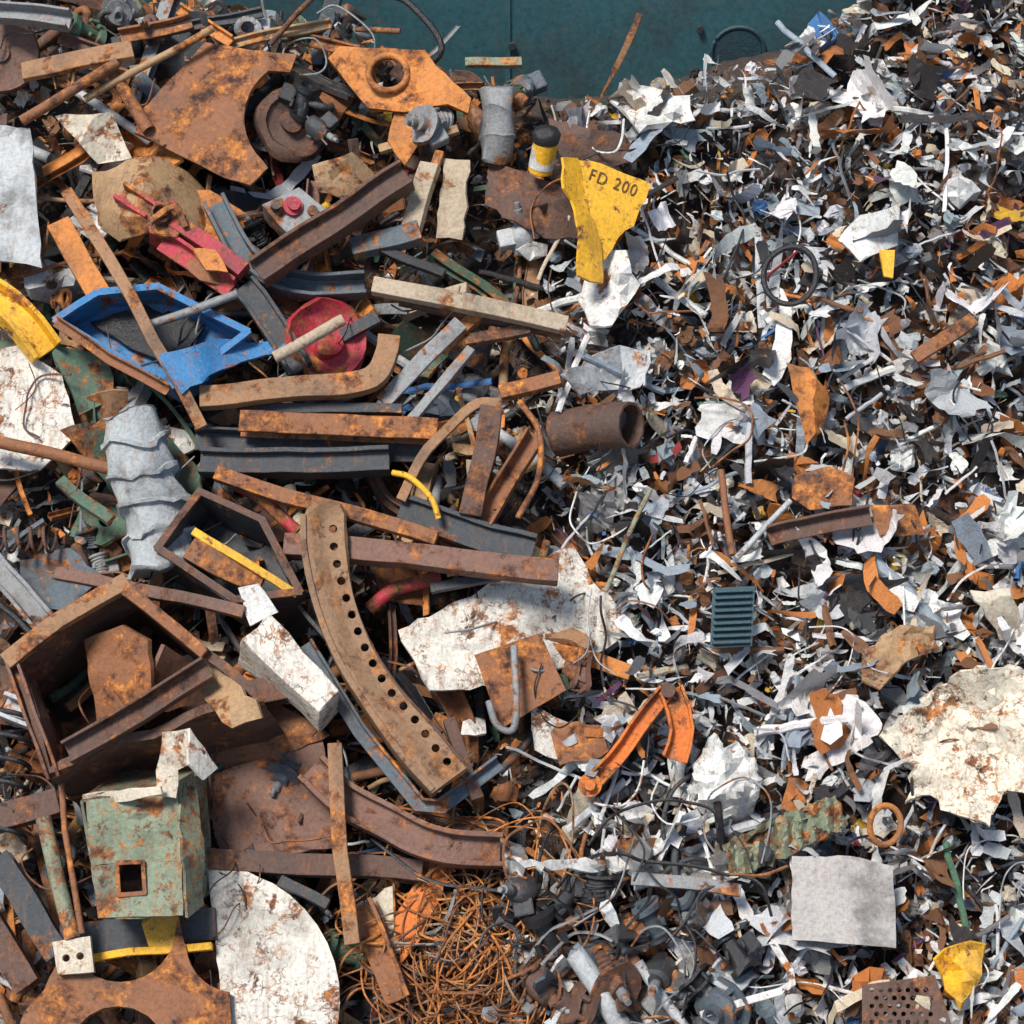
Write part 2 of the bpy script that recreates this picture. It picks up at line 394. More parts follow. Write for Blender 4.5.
def lib_tube(seed):
    rr = random.Random(seed); k = 6; P = [Vector((i/7-.5, 0, 0))+Vector((0, rr.uniform(-.015, .015), rr.uniform(-.015, .015))) for i in range(8)]
    r = rr.uniform(.015, .055); sq = rr.uniform(.5, 1)
    v, f = sweep(P, [(r*math.cos(6.2832*i/k), r*sq*math.sin(6.2832*i/k)) for i in range(k)])
    return np.array([p[:] for p in v]), f[:-2]
LS = [lib_sheet(i, 6, R.choice((0, 1, 2, 2, 3)), R.choice((.2, .3, .4, .6, .9))) for i in range(60)]
LB = [lib_sheet(100+i, 10, R.choice((2, 3, 4, 5)), R.uniform(.3, .95), .024, .2, .07) for i in range(40)]
LT = [lib_strip(200+i, R.choice((.04, .07, .11, .16, .22)), R.choice((.2, .5, .8, 1.4))) for i in range(44)]
LC = [lib_chunk(300+i) for i in range(14)]
LP = [lib_tube(400+i) for i in range(10)]
PAL = {'white': (.88,.87,.84), 'pale grey': (.61,.63,.64), 'blue-grey': (.33,.40,.45), 'grey': (.20,.20,.20), 'black': (.022,.022,.025), 'rust orange': (.62,.21,.045),
       'brown': (.22,.095,.04), 'cream': (.74,.62,.45), 'purple': (.14,.05,.13), 'red': (.45,.04,.04), 'blue': (.05,.17,.40), 'yellow': (.85,.5,.04), 'green': (.10,.24,.15)}
def pickcol(x, y, depth, left):
    q = noise.noise(Vector((x/90, y/90, 4)))
    br = max(0, 1-math.hypot((x-985)/85, (y-110)/75))*.9+max(0, 1-math.hypot((x-960)/80, (y-290)/40))*.8+max(0, 1-math.hypot((x-650)/120, (y-930)/90))*1.8+max(0, q*.9)
    if left: w = [5, 6, 7, 9, 16, 13, 24, 8, .5, .9, .7, .9, 2]
    else: w = [46, 20, 10, 6, 12, 11, 11, 9, .6, .6, .9, .7, .7]
    w = list(w); br = min(1.3, br)
    for i in (0, 1): w[i] *= max(.2, 1-.65*br)
    for i in (4, 5, 6): w[i] *= 1+1.1*br
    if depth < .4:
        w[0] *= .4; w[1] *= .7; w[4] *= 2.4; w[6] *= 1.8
    k = R.choices(list(PAL), w)[0]; c = PAL[k]; f = R.uniform(.75, 1.04)*(.6+.4*min(1, depth*1.6))  # deeper shreds darkened: dirt plus the shade of the gaps put into the colour
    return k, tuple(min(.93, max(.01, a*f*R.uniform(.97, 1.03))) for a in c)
def rrot(sp=.75):
    return Matrix.Rotation(R.gauss(0, sp), 3, 'X')@Matrix.Rotation(R.gauss(0, sp), 3, 'Y')@Matrix.Rotation(R.uniform(0, 6.28), 3, 'Z')
def inzone(u, v): return v < interp(u, CREST)+.12
AV = []; AF = []; AC = []; off = 0
def litter(u, v, n, s, lib, col, sp):
    global off
    V, Fs = R.choice(lib); M = np.array(rrot(sp))*s
    W = V@M.T+np.array([u, v, n]); AV.append(W); AC.append(np.tile(np.array([*col, 1.]), (len(V), 1)))
    AF.extend([tuple(i+off for i in f) for f in Fs]); off += len(V)
for i in range(29000):
    u = R.uniform(-7.0, 7.0); v = R.uniform(-6.2, 6.6)
    if not inzone(u, v): continue
    b = base(u, v); x, y = proj(Vector((u, v, b))); left = x < border(y)+R.gauss(0, 18)
    tiny = i > 21000
    if left and not tiny and R.random() < .35: continue
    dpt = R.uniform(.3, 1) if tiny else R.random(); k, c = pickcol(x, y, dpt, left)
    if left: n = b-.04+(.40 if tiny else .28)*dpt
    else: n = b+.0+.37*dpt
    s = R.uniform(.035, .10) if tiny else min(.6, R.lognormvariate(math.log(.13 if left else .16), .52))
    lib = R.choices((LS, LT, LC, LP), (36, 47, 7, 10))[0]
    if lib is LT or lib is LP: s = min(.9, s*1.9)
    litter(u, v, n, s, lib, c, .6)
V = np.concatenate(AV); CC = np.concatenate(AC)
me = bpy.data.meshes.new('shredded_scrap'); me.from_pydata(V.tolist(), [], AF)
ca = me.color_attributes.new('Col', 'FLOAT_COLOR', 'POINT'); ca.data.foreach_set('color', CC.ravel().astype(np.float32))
me.materials.append(MATS['litter']); so = bpy.data.objects.new('shredded_scrap', me); coll.objects.link(so)
so.rotation_euler = (TH, 0, 0); so.location = O; so['kind'] = 'stuff'; so['label'] = 'mixed shredded white, grey and rusty metal scraps covering the heap'
MC = {}
def shred(kindname, lib, idx, noun, cat, u, v, n, s, k, c, sp=.6, grp=None):
    key = (kindname, idx)
    if key not in MC:
        me = bpy.data.meshes.new(kindname); me.from_pydata(lib[idx][0].tolist(), [], lib[idx][1]); me.materials.append(MATS['shred'])
        MC[key] = bpy.data.objects.new(kindname, me); o = MC[key]
    else: o = MC[key].copy()
    coll.objects.link(o); M = (RH@rrot(sp)).to_4x4(); M.translation = O+RH@Vector((u, v, n)); 
    o.matrix_world = M@Matrix.Scale(s, 4); o.color = (*c, 1)
    o['label'] = noun.replace('#', k); o['category'] = cat; o['group'] = grp
    return o
def scatter(N, nm, lib, noun, cat, smin, smax, lift, grp, leftp, sp=.6):
    c = 0
    while c < N:
        x = R.uniform(-10, 1034); y = R.uniform(-10, 1034); left = x < border(y)
        if left and R.random() > leftp: continue
        p = H(x, y, .1)
        if not inzone(p.x, p.y): continue
        k, col = pickcol(x, y, 1, left)
        b = base(p.x, p.y); s = smin+(smax-smin)*R.random()**2
        shred(nm, lib, R.randrange(len(lib)), noun, cat, p.x, p.y, b+R.uniform(*lift), s, k, col, sp, grp); c += 1
scatter(300, 'sheet_metal_scrap', LB, 'crumpled # sheet metal scrap lying on the heap', 'scrap metal', .24, .72, (.36, .5), 'crumpled sheet metal scraps on the heap', .05, .42)
scatter(298, 'metal_strip', LT, 'bent thin # metal strip lying on the heap', 'metal strip', .4, 1.25, (.38, .52), 'bent metal strips on the heap', .10, .35)
scatter(140, 'metal_fragment', LC, 'crushed # metal fragment lodged in the heap', 'metal fragment', .16, .5, (.3, .44), 'crushed metal fragments in the heap', .3)
scatter(130, 'pipe_piece', LP, 'short crushed # pipe piece lying on the heap', 'pipe', .4, 1.2, (.36, .5), 'short pipe pieces on the heap', .2, .3)
def lpt():
    while True:
        x = R.uniform(-40, 640); y = R.uniform(-30, 1050)
        if x < border(y)-5:
            p = H(x, y, 0)
            if inzone(p.x, p.y-.1): return x, y
for i in range(165):
    x, y = lpt(); a = R.choice((R.gauss(-.2, .4), R.gauss(.7, .5), R.gauss(1.6, .4))); L = R.uniform(22, 82); m = R.choices(['rust','rustd','dark','blues','tan','rustp','grey','greend','timber','rusto','brownt'], [6,5,5,2,3,3,2,1,2,3,3])[0]
    n = R.uniform(-.1, .44); dx, dy = math.cos(a)*L, math.sin(a)*L; w = R.uniform(.045, .19)
    k = R.choice(('I','C','L','box','H','box'))
    P3 = [(x-dx, y-dy, n+R.uniform(-.2, .2)), (x+R.gauss(0, 4), y+R.gauss(0, 4), n), (x+dx, y+dy, n+R.uniform(-.2, .2))]
    bar('steel_beam', f'{CW[m]} {"steel section" if k!="box" else "flat bar"} jammed among larger scrap', 'steel beam', P3, prof(k, w, w*R.uniform(.3, 1)), m, sm=4, roll=R.uniform(-.8, .8), group='steel bars jammed in the heap', wob=.03)
for i in range(110):
    x, y = lpt(); m = R.choices(['rust','rustd','dark','green','tan','rustp','white','greend','cream','rusto','galv','brownt'], [5,4,4,2,3,3,2,3,2,5,3,3])[0]
    r = R.uniform(13, 38); k = R.randrange(4, 7); a0 = R.random()*6; pts = [(x+math.cos(a0+6.28*j/k)*r*R.uniform(.7, 1.2), y+math.sin(a0+6.28*j/k)*r*R.uniform(.5, 1.1)) for j in range(k)]
    hl = [(x, y, r*.2)] if R.random() < .25 else []
    plate('metal_plate', f'torn {CW[m]} metal plate wedged among larger scrap', 'metal plate', pts, R.uniform(-.05, .40), m, tilt=(R.uniform(-.7, .7), R.uniform(-.7, .7)), amp=.05, holes=hl, group='torn plates in the heap', cre=3, cs=.9, jag=2.5)
for i in range(85):
    x, y = lpt(); a = R.uniform(0, 3.14); L = R.uniform(18, 70); m = R.choices(['rust','rustd','dark','grey','tan','galv','greend','black'], [5,4,4,3,2,2,2,3])[0]
    n = R.uniform(0, .46); dx, dy = math.cos(a)*L, math.sin(a)*L
    bar('steel_pipe', f'{CW[m]} pipe poking out between scrap pieces', 'pipe', [(x-dx, y-dy, n-.2), (x+R.gauss(0, 4), y+R.gauss(0, 6), n), (x+dx, y+dy, n+R.uniform(-.2, .1))], R.uniform(.035, .13), m, sm=4, inner=.8, group='pipes in the heap')
def machine(x, y, n, s, m, label, group=None, ax=None, var=None):
    p = H(x, y, n); ax = (ax or Vector((R.uniform(-1, 1), R.uniform(-1, 1), R.uniform(.1, 1)))).normalized()*s
    var = R.randrange(5) if var is None else var
    s1 = ax.normalized().cross(Z); s1 = s1.normalized() if s1.length > .2 else Vector((1, 0, 0)); s2 = ax.normalized().cross(s1)
    if var == 0:
        pf = [(0, s*.3), (.05, s*.42), (.12, s*.42)]
        for q in range(5):
            f = .15+q*.11; pf += [(f, s*.34), (f+.02, s*.39), (f+.07, s*.39), (f+.09, s*.34)]
        pf += [(.78, s*.34), (.82, s*.5), (.9, s*.5), (.92, s*.22), (1.1, s*.2)]
    elif var == 1: pf = [(.2, s*.3), (.22, s*.55), (.32, s*.57), (.34, s*.35), (.5, s*.30), (.52, s*.44), (.6, s*.44), (.62, s*.2), (.9, s*.18), (.88, s*.12), (.7, s*.1)]
    elif var == 2: pf = [(0, s*.2), (.1, s*.32), (.5, s*.36), (.8, s*.25), (.85, s*.15), (1, s*.15)]
    else: pf = [(0, s*.26), (.0, s*.34), (.14, s*.34), (.15, s*.24), (.8, s*.24), (.8, s*.36), (.95, s*.36), (.95, s*.18), (.5, s*.16)]
    v, f = lathe(p-ax/2, p+ax/2, pf, 18)
    for j in range(6 if var != 2 else 3):
        c = p-ax*.05+(s1*math.cos(j*1.047)+s2*math.sin(j*1.047))*s*.42; v3, f3 = lathe(c-ax*.1, c+ax*.1, [(0, s*.06), (1, s*.06)], 6); q = len(v); v += v3; f += [tuple(t+q for t in g) for g in f3]
    v = [a_+Vector((noise.noise(a_*4), noise.noise(a_*4+Z*9), noise.noise(a_*4+Z*20)))*.06 for a_ in v]
    o = shade(mk('machine_part', v, f, m, label, 'machine part', group=group, smooth=True))
    if var in (0, 2):
        v, f = lathe(p+ax*.5, p+ax*.95, [(0, s*.11), (.6, s*.11), (.62, s*.07), (1, s*.07)], 12); shade(mk('shaft', v, f, 'grey', parent=o, smooth=True))
    if var in (0, 2, 3):
        v, f = sweep([p-s1*s*.65, p-s1*s*.4, p-s1*s*.2], prof('box', s*.5, s*.35)); mk('terminal_box', v, f, m, parent=o, bevel=.02)
    if var in (3, 4, 1):
        v, f = sweep(catm([p+s1*s*.1, p+s1*s*.5, p+s1*s*.7+s2*s*.3, p+s1*s*.6+s2*s*.7], 5), prof('r', s*.22), inner=.7); shade(mk('elbow_pipe', v, f, R.choice(['rust','grey','dark']), parent=o, smooth=True))
    return o
for i in range(52):
    x, y = lpt(); m = R.choice(['dark','greend','grey','rustd','blues','black','green','rust','galv'])
    machine(x, y, R.uniform(.05, .42), R.uniform(.2, .42), m, f'{CW[m]} machine part with bolted flange in scrap', 'machine parts in the heap')

# ------------------------------------------------------------------ large pieces, placed by image pixel coordinates
B = bar; P = plate
PB = prof
def arc(cx, cy, r, a0, a1, k=10): return [(cx+r*math.cos(math.radians(a0+(a1-a0)*i/k)), cy+r*math.sin(math.radians(a0+(a1-a0)*i/k))) for i in range(k+1)]
turned('steel_disc', 'purplish rusted steel disc leaning at heap top', 'disc', (0,55,.4), None, [(0,.40),(.5,.42),(1,.40),(1.01,.1),(1.3,.1)], 'rustp', dz=(.02,-.03,.10))
P('steel_plate', 'large rusty brown torn plate with scooped edge', 'metal plate', [(178,72),(205,42),(250,50),(297,54),(290,72)]+arc(302,118,58,235,132,10)+[(268,168),(250,185),(225,178),(190,160),(135,132),(140,112)], .75, 'rust', tilt=(-.1,.15), amp=.05, t=.05, jag=.7)
o = P('bracket_plate', 'thick orange rusted bracket plate with round hole', 'metal plate', [(328,58),(340,46),(425,50),(436,66),(471,98),(468,113),(448,104),(405,112),(368,108),(348,84)], .88, 'rusto', t=.13, tilt=(.05,.2), amp=.03, holes=[(388,73,18)], jag=.8)
v, f = ringv(H(388,73,.90), .20, .035); mk('hole_collar', v, f, 'rusto', parent=o, smooth=True)
turned('round_cover_plate', 'round rusty dished cover beside torn plate', 'disc', (292,126,.45), None, [(0,.38),(.5,.40),(.9,.36),(1,.28),(.7,.26),(.6,.12),(1.2,.10)], 'rustd', dz=(.03,-.05,.14), dent=.05)
machine(303,100,.7,.38,'black','black motor housing sitting beside rusty disc', ax=Vector((.3,.7,.5)), var=3); machine(320,130,.75,.32,'dark','dark pump housing sitting beside rusty disc', ax=Vector((.7,-.7,.5)), var=2)
machine(430,124,.8,.40,'grey','grey ribbed motor with round face on heap', ax=Vector((-.6,-.3,.7)), var=0)
turned('metal_drum', 'mottled grey-green dented metal drum standing upright', 'drum', (495,160,.5),(500,88,.75), [(0,.15),(.03,.17),(.3,.16),(.32,.172),(.35,.16),(.62,.16),(.65,.172),(.68,.16),(.97,.16),(1,.14)], 'grey', dent=.09)
o = turned('paint_can', 'yellow and white can with black lid lying on scrap', 'can', (540,172,.7),(546,142,.95), [(0,.11),(.03,.125),(.97,.125),(1,.11)], 'yellow')
v, f = lathe(H(541.0,167,.74), H(544.5,148,.89), [(0,.130),(1,.130)]); shade(mk('label_band', v, f, 'white', parent=o, smooth=True))
v, f = lathe(H(546,142,.95), H(547,126,1.08), [(0,.13),(.5,.15),(.8,.12),(1,.04)]); shade(mk('lid', v, f, 'black', parent=o, smooth=True))
def yf(x, y): return -.004*(x-590)-.002*max(0, y-215)
o = P('yellow_sheet_metal', 'bent yellow sheet metal marked FD 200 standing in heap', 'sheet metal', [(570,158),(600,163),(651,184),(646,200),(638,214),(634,226),(618,238),(612,250),(603,262),(590,262),(580,240),(578,200)], .98, 'yellow', t=.03, fold=yf, amp=.0, jag=1.6, cre=0, step=8)
P('folded_edge', None, None, [(563,157),(578,158),(584,180),(594,215),(602,250),(603,283),(590,281),(578,275),(579,245),(577,222),(572,200),(564,188)], 1.04, 'yellow', parent=o, tilt=(-.8,0), amp=.03, t=.03, jag=1.2, cre=1, cs=.15, step=8)
cu = bpy.data.curves.new('t', 'FONT'); cu.body = 'FD 200'; cu.size = 1; cu.align_x = 'CENTER'; cu.align_y = 'CENTER'; cu.space_character = 1.2
to = bpy.data.objects.new('t', cu); coll.objects.link(to); bpy.context.view_layer.update()
me = bpy.data.meshes.new_from_object(to.evaluated_get(bpy.context.evaluated_depsgraph_get())); bpy.data.objects.remove(to)
ta = math.radians(20); tv = []
for q in me.vertices:
    lx, ly = q.co.x*14.5, q.co.y*17; X = 613+lx*math.cos(ta)+ly*math.sin(ta); Y = 183+lx*math.sin(ta)-ly*math.cos(ta)
    tv.append(H(X, Y, .98+yf(X, Y)+.012))
mk('lettering', tv, [tuple(p.vertices) for p in me.polygons], 'ink', parent=o)
P('white_board', 'bluish white streaked board leaning at heap edge', 'board', [(-30,120),(30,128),(42,268),(10,262),(-30,262)], .8, 'galv', amp=.05, freq=3)
P('white_board', 'small off-white square board with rusty edges', 'board', [(55,116),(112,112),(132,158),(98,164)], .7, 'cream', amp=.05)
P('white_board', 'pale round-edged board with dirty speckles', 'board', [(-30,355),(20,345),(62,375),(76,435),(40,470),(-30,468)], .55, 'whitev', amp=.05)
B('rusty_pipe', 'long rusty pipe lying across the heap top', 'pipe', [(22,122,.85),(118,62,.95)], .11, 'rust', inner=.75)
B('rusty_pipe', 'rusty tube sticking up beside planks', 'pipe', [(85,100,.8),(215,28,.95)], .08, 'tan', inner=.75)
B('wooden_plank', 'weathered brown plank at the heap top', 'plank', [(22,72,.9),(132,50,.95)], PB('box',.22,.07), 'brownt', roll=.2)
B('rusty_pipe', 'short rusted pipe end pointing up the heap', 'pipe', [(105,62,.8),(150,130,.7)], .14, 'rust', inner=.75)
P('tan_sheet', 'folded ochre sheet metal hood on heap', 'sheet metal', [(92,172),(150,155),(188,172),(222,205),(205,238),(150,232),(120,242),(98,225)], .55, 'tan', amp=.06, fold=lambda x,y:.22*math.sin((x-90)/40), freq=2.5, cre=5, cs=.5, jag=2.5)
# red casting: rigid crimson pieces bolted together, with rust
o = prism('red_casting', 'broken crimson painted casting with rust patches', 'casting', [(146,200),(172,196),(186,212),(178,238),(150,232)], .95, .35, (-2,12), 'red', False, amp=.05)
B('side_rail', None, None, [(118,193,.95),(152,214,.95)], PB('C',.20,.16,.04), 'red', parent=o)
B('side_rail', None, None, [(172,222,.90),(246,270,.88)], PB('box',.16,.16), 'red', parent=o)
B('side_rail', None, None, [(160,240,.85),(232,288,.82)], PB('L',.20,.16,.04), 'red', parent=o)
P('web_plate', None, None, [(168,228),(200,238),(244,270),(234,290),(200,280),(170,252)], .78, 'rust', parent=o, amp=.05)
P('cover_plate', None, None, [(192,248),(216,250),(228,272),(206,270)], .97, 'rusto', parent=o, amp=.03)
B('handle', None, None, [(150,222,1.05),(172,208,1.08),(184,228,1.0)], PB('box',.06,.05), 'rust', sm=3, parent=o)
v, f = lathe(H(160,216,.95), H(161,212,1.06), [(0,.10),(.9,.10),(1,.08),(.6,.06)]); shade(mk('bearing_hub', v, f, 'rustd', parent=o, smooth=True))
P('rusty_plate', 'rust orange plate bent beside grey box', 'metal plate', [(165,185),(210,190),(262,225),(235,280),(190,250)], .45, 'rusto', amp=.06)
B('steel_girder', 'heavy rusted girder lying diagonally on heap', 'girder', [(258,272,.95),(408,175,1.0)], PB('H',.28,.24,.04), 'rustd', wob=.01)
B('curved_girder', 'curved blue-grey steel section under girder', 'girder', [(215,200,.6),(245,260,.65),(300,285,.65),(365,285,.6)], PB('C',.25,.2,.04), 'blues', sm=4)
o = prism('gear_box', 'grey dented gearbox casing beside girder', 'gearbox', [(262,205),(300,188),(330,212),(290,235)], .9, .35, (2,14), 'grey', False)
v, f = lathe(H(292,208,.88), H(294,204,1.0), [(0,.10),(.6,.10),(.62,.06),(1,.06)]); shade(mk('hub', v, f, 'red', parent=o, smooth=True))
v, f = lathe(H(312,212,.88), H(313,210,.97), [(0,.05),(1,.05)]); shade(mk('plug', v, f, 'rustd', parent=o, smooth=True))
v, f = lathe(H(275,208,.88), H(276,204,1.02), [(0,.05),(1,.05)]); shade(mk('plug', v, f, 'dark', parent=o, smooth=True))
B('wooden_post', 'long thin rusty brown post across the heap', 'post', [(68,192,1.0),(132,300,1.1),(203,428,.95)], PB('box',.12,.09), 'brownt', sm=3)
B('square_post', 'short rusted square post leaning uphill', 'post', [(60,225,.7),(100,300,.65)], PB('box',.24,.2), 'rusto')
# angular blue tray
tp = [(56,320),(98,293),(158,287),(248,332),(222,352),(170,388)]
o = prism('blue_tray', 'bright blue angular steel tray with rusty edges', 'steel tray', tp, .85, .35, (12,14), 'blue', True, .03, amp=.05)
rim(o, tp, .86, 'blue', .07)
P('flange', None, None, [(158,354),(190,347),(215,338),(262,342),(300,336),(302,350),(255,358),(220,370),(182,394)], .92, 'blue', parent=o, amp=.04, jag=2, cre=3, cs=.4, t=.03)
P('liner', None, None, [(90,322),(145,302),(205,325),(180,366),(135,350)], .58, 'black', parent=o, amp=.05)
B('edge_rail', None, None, [(56,322,.93),(110,358,.92),(166,392,.93)], PB('L',.10,.10,.02), 'rust', sm=2, parent=o)
B('steel_tube', 'thin grey tube lying over blue tray', 'pipe', [(150,325,.98),(238,295,1.02)], .09, 'grey')
B('yellow_beam', 'yellow painted beam end at the heap edge', 'beam', [(-20,290,.7),(20,318,.75),(48,352,.6)], PB('C',.34,.2,.05), 'yellow', roll=.3, sm=3)
turned('crimson_disc', 'crimson steel disc with rusty hub half buried', 'disc', (324,343,.5), None, [(0,.40),(.4,.44),(.8,.40),(.5,.32),(.45,.15),(.9,.13),(1,.05)], 'red', dz=(.08,-.04,.2), dent=.07)
B('steel_beam', 'dark square beam crossing the crimson disc', 'steel beam', [(242,285,.75),(275,330,.7),(300,372,.65)], PB('H',.26,.2,.04), 'dark', sm=3)
B('tan_pipe', 'short beige pipe lying over the crimson disc', 'pipe', [(272,356,.95),(346,320,1.0)], .12, 'timber', inner=.7)
B('curved_rail', 'tan rusted channel with rounded hooked end', 'rail', [(200,400,.85),(290,390,.88),(355,386,.88),(378,376,.9),(388,355,.88),(390,338,.85)], PB('box',.22,.14), 'brownt', sm=5)
B('steel_beam', 'brown flat girder stacked with other beams', 'steel beam', [(240,424,.75),(437,432,.78)], PB('I',.22,.2,.04), 'rust')
B('steel_beam', 'thin black bar above stacked girders', 'steel beam', [(240,408,.7),(402,410,.72)], PB('box',.10,.12), 'dark')
B('steel_beam', 'blue-black girder stacked under brown girder', 'steel beam', [(200,462,.68),(392,462,.7)], PB('H',.26,.22,.05), 'dark')
B('steel_beam', 'dark angle bar among stacked girders', 'steel beam', [(195,440,.6),(420,450,.6)], PB('L',.2,.15,.03), 'dark')
B('steel_beam', 'rusty flat bar over curved pieces', 'steel beam', [(215,474,.95),(438,541,1.0)], PB('box',.14,.12), 'rust')
B('red_hose', 'bright red hose crossing under rusty bar', 'hose', [(238,486,.8),(262,500,.82),(300,532,.75)], .13, 'red', sm=5)
B('long_post', 'long pale weathered post lying across scrap', 'post', [(374,288,.9),(470,303,.95),(566,326,.85)], PB('box',.17,.12), 'timber', sm=3)
B('long_post', 'dark bar lying along the pale post', 'post', [(400,300,.75),(560,332,.7)], PB('box',.12,.1), 'rustd')
B('flat_bar', 'grey flat steel bar leaning on beams', 'steel bar', [(385,400,.75),(460,322,.85)], PB('box',.17,.05), 'grey')
B('flat_bar', 'dark wide bar between post and beams', 'steel bar', [(378,318,.6),(330,345,.5)], PB('box',.14,.08), 'dark')
B('steel_beam', 'rusty upright beam below black pipe', 'steel beam', [(470,518,.8),(492,408,.95)], PB('I',.22,.2,.04), 'rustd')
B('steel_beam', 'brown slanting beam beside upright beam', 'steel beam', [(484,522,.75),(535,432,.85)], PB('C',.2,.16,.03), 'rust')
B('bent_rod', 'rusty rod bent in a long curve', 'rod', [(518,402,1.0),(540,435,1.0),(536,480,.95),(515,518,.85)], .06, 'rust', sm=5)
B('bent_rod', 'rusty curved bar arching over beams', 'rod', [(400,500,.85),(425,450,.9),(470,408,.95),(500,404,.9)], PB('box',.10,.06), 'brownt', sm=5)
B('yellow_tube', 'yellow curled tube with worn paint', 'pipe', [(392,472,.9),(410,478,.95),(432,500,.95),(440,520,.9)], .06, 'yellow', sm=5)
B('large_pipe', 'rusty black wide pipe with hollow open end', 'pipe', [(556,434,.40),(595,430,.60),(634,424,.85)], .46, 'rustd', inner=.88, sm=4, wob=.03)
B('blue_black_beam', 'blue-black flanged beam under rusty bar', 'steel beam', [(398,512,.75),(535,552,.72)], PB('H',.3,.2,.05), 'dark')
B('steel_beam', 'long rusted beam over white speckled sheet', 'steel beam', [(285,545,.95),(557,572,.95)], PB('box',.22,.2), 'rustp')
B('red_tube', 'red painted tube under long beam', 'pipe', [(370,610,.5),(395,592,.55),(440,578,.5)], .14, 'red', sm=4)
B('rusty_pipe', 'rusty pipe crossing toward ribbed duct', 'pipe', [(-15,438,.85),(110,466,.85)], .13, 'rust')
pf = []
for i in range(5):
    a = i/5; r = .36-.02*i
    pf += [(a, r-.02), (a+.005, r+.025), (a+.025, r+.025), (a+.03, r-.01), (a+.12, r-.035), (a+.19, r-.045)]
pf += [(.99,.25),(1,.2),(.97,.15)]
turned('ribbed_duct', 'pale grey dented ribbed cone duct on heap', 'duct', (168,572,.6),(132,412,.9), pf, 'duct', seg=26, dent=.13)
def cv(P_, k=4): return [tuple(p[:2]) for p in catm([Vector((a, b, 0)) for a, b in P_], k)]
outer = [(303,520),(305,560),(317,612),(338,664),(368,712),(402,760),(432,793)]
inn = [(466,768),(432,727),(399,690),(371,645),(353,595),(345,545),(344,514)]
hc = cv([(333,520),(334,548),(341,580),(351,612),(366,650),(388,688),(413,717),(437,750),(453,768)], 8)
acc = [0]
for a, b in zip(hc, hc[1:]): acc.append(acc[-1]+math.dist(a, b))
hs = []
for i in range(16):
    t = acc[-1]*(i+.5)/16; j = max(k for k in range(len(acc)) if acc[k] <= t); j = min(j, len(hc)-2); q = (t-acc[j])/(acc[j+1]-acc[j]+1e-9)
    hs.append((hc[j][0]+(hc[j+1][0]-hc[j][0])*q, hc[j][1]+(hc[j+1][1]-hc[j][1])*q, 4.3))
def cf(x, y):
    d = min(math.hypot(x-a, y-b) for a, b in hc[::3]); return .10*min(1, max(0, (d-8)/14))
o = P('curved_beam', 'curved rusty steel beam with row of punched holes', 'steel beam', cv(outer)+cv(inn)+[(340,505),(330,501),(316,502),(307,508)], 1.14, 'beamb', t=.05, amp=.006, holes=hs, jag=0, step=8, cre=0, fold=cf)
B('flange', None, None, [(x+2, y+1, 1.02) for x, y in outer], PB('box',.06,.48), 'beamb', sm=4, wob=0, parent=o)
B('flange', None, None, [(x-2, y-1, .96) for x, y in inn], PB('box',.04,.34), 'rustd', sm=4, wob=0, parent=o)
P('speckled_sheet', 'large white speckled sheet with rust cracks', 'sheet metal', [(398,630),(480,590),(572,543),(600,590),(640,622),(600,652),(560,668),(470,690),(430,690)], .5, 'whitev', amp=.05, tilt=(0,.1), cre=4, cs=.25, jag=3)
P('square_plate', 'small square rusted plate on white sheet', 'metal plate', [(474,655),(540,633),(566,690),(502,728)], .75, 'rust', amp=.015, jag=.5, tilt=(.1,.1))
B('hook_tube', 'grey bent tube shaped like a hook', 'pipe', [(514,646,.95),(516,700,.95),(512,728,.9),(496,722,.88),(488,700,.85)], .07, 'grey', sm=5)
machine(578,672,.5,.35,'rustp','dark purple rusted hub near square plate', var=1)
rb = [(14,664),(62,622),(122,586),(190,640),(256,702),(188,716),(120,736),(50,768)]
o = prism('steel_hopper', 'open broken rusted steel hopper with thick plate walls', 'hopper', rb, 1.4, 1.2, (30,40), 'rustd', True, .09, amp=.09)
B('rim_bar', None, None, [(8,662,1.46),(62,622,1.48),(126,582,1.46)], PB('box',.16,.12), 'brownt', sm=2, parent=o)
B('rim_bar', None, None, [(120,584,1.42),(150,606,1.46),(205,655,1.44)], PB('box',.11,.12), 'rust', sm=2, parent=o)
B('rim_bar', None, None, [(10,655,1.4),(30,715,1.42),(54,778,1.3)], PB('C',.12,.14,.03), 'rustp', sm=2, parent=o)
P('bent_wall', None, None, [(205,655),(256,700),(262,718),(232,728),(205,700),(190,672)], 1.42, 'tan', parent=o, tilt=(.5,0), cre=2, cs=.6, jag=3, t=.04)
P('partition', None, None, [(84,640),(122,625),(148,640),(152,712),(118,735),(98,728)], 1.15, 'rust', parent=o, tilt=(.6,.3), t=.05, amp=.05)
P('partition', None, None, [(165,645),(192,662),(205,700),(168,712),(152,680)], 1.05, 'rustp', parent=o, tilt=(-.9,.2), t=.05, amp=.05)
B('cross_bar', None, None, [(68,752,1.48),(140,710,1.52),(208,668,1.5)], PB('C',.22,.14,.03), 'rustd', parent=o, sm=2)
rb = [(158,548),(200,492),(262,520),(300,592),(235,600)]
o = prism('open_steel_box', 'dark open steel box with yellow inner edge', 'steel box', rb, 1.05, .6, (10,26), 'dark', True, .05, amp=.05); rim(o, rb, 1.06, 'rustd', .07)
B('yellow_edge', None, None, [(192,532,1.06),(298,592,1.06)], PB('box',.08,.06), 'yellow', parent=o); B('cross_bar', None, None, [(190,550,1.02),(262,584,1.0)], PB('box',.22,.1), 'rust', parent=o)
B('steel_beam', 'rusty bar lying above the open hopper', 'steel beam', [(55,575,1.0),(245,612,1.05)], PB('box',.12,.1), 'rustp')
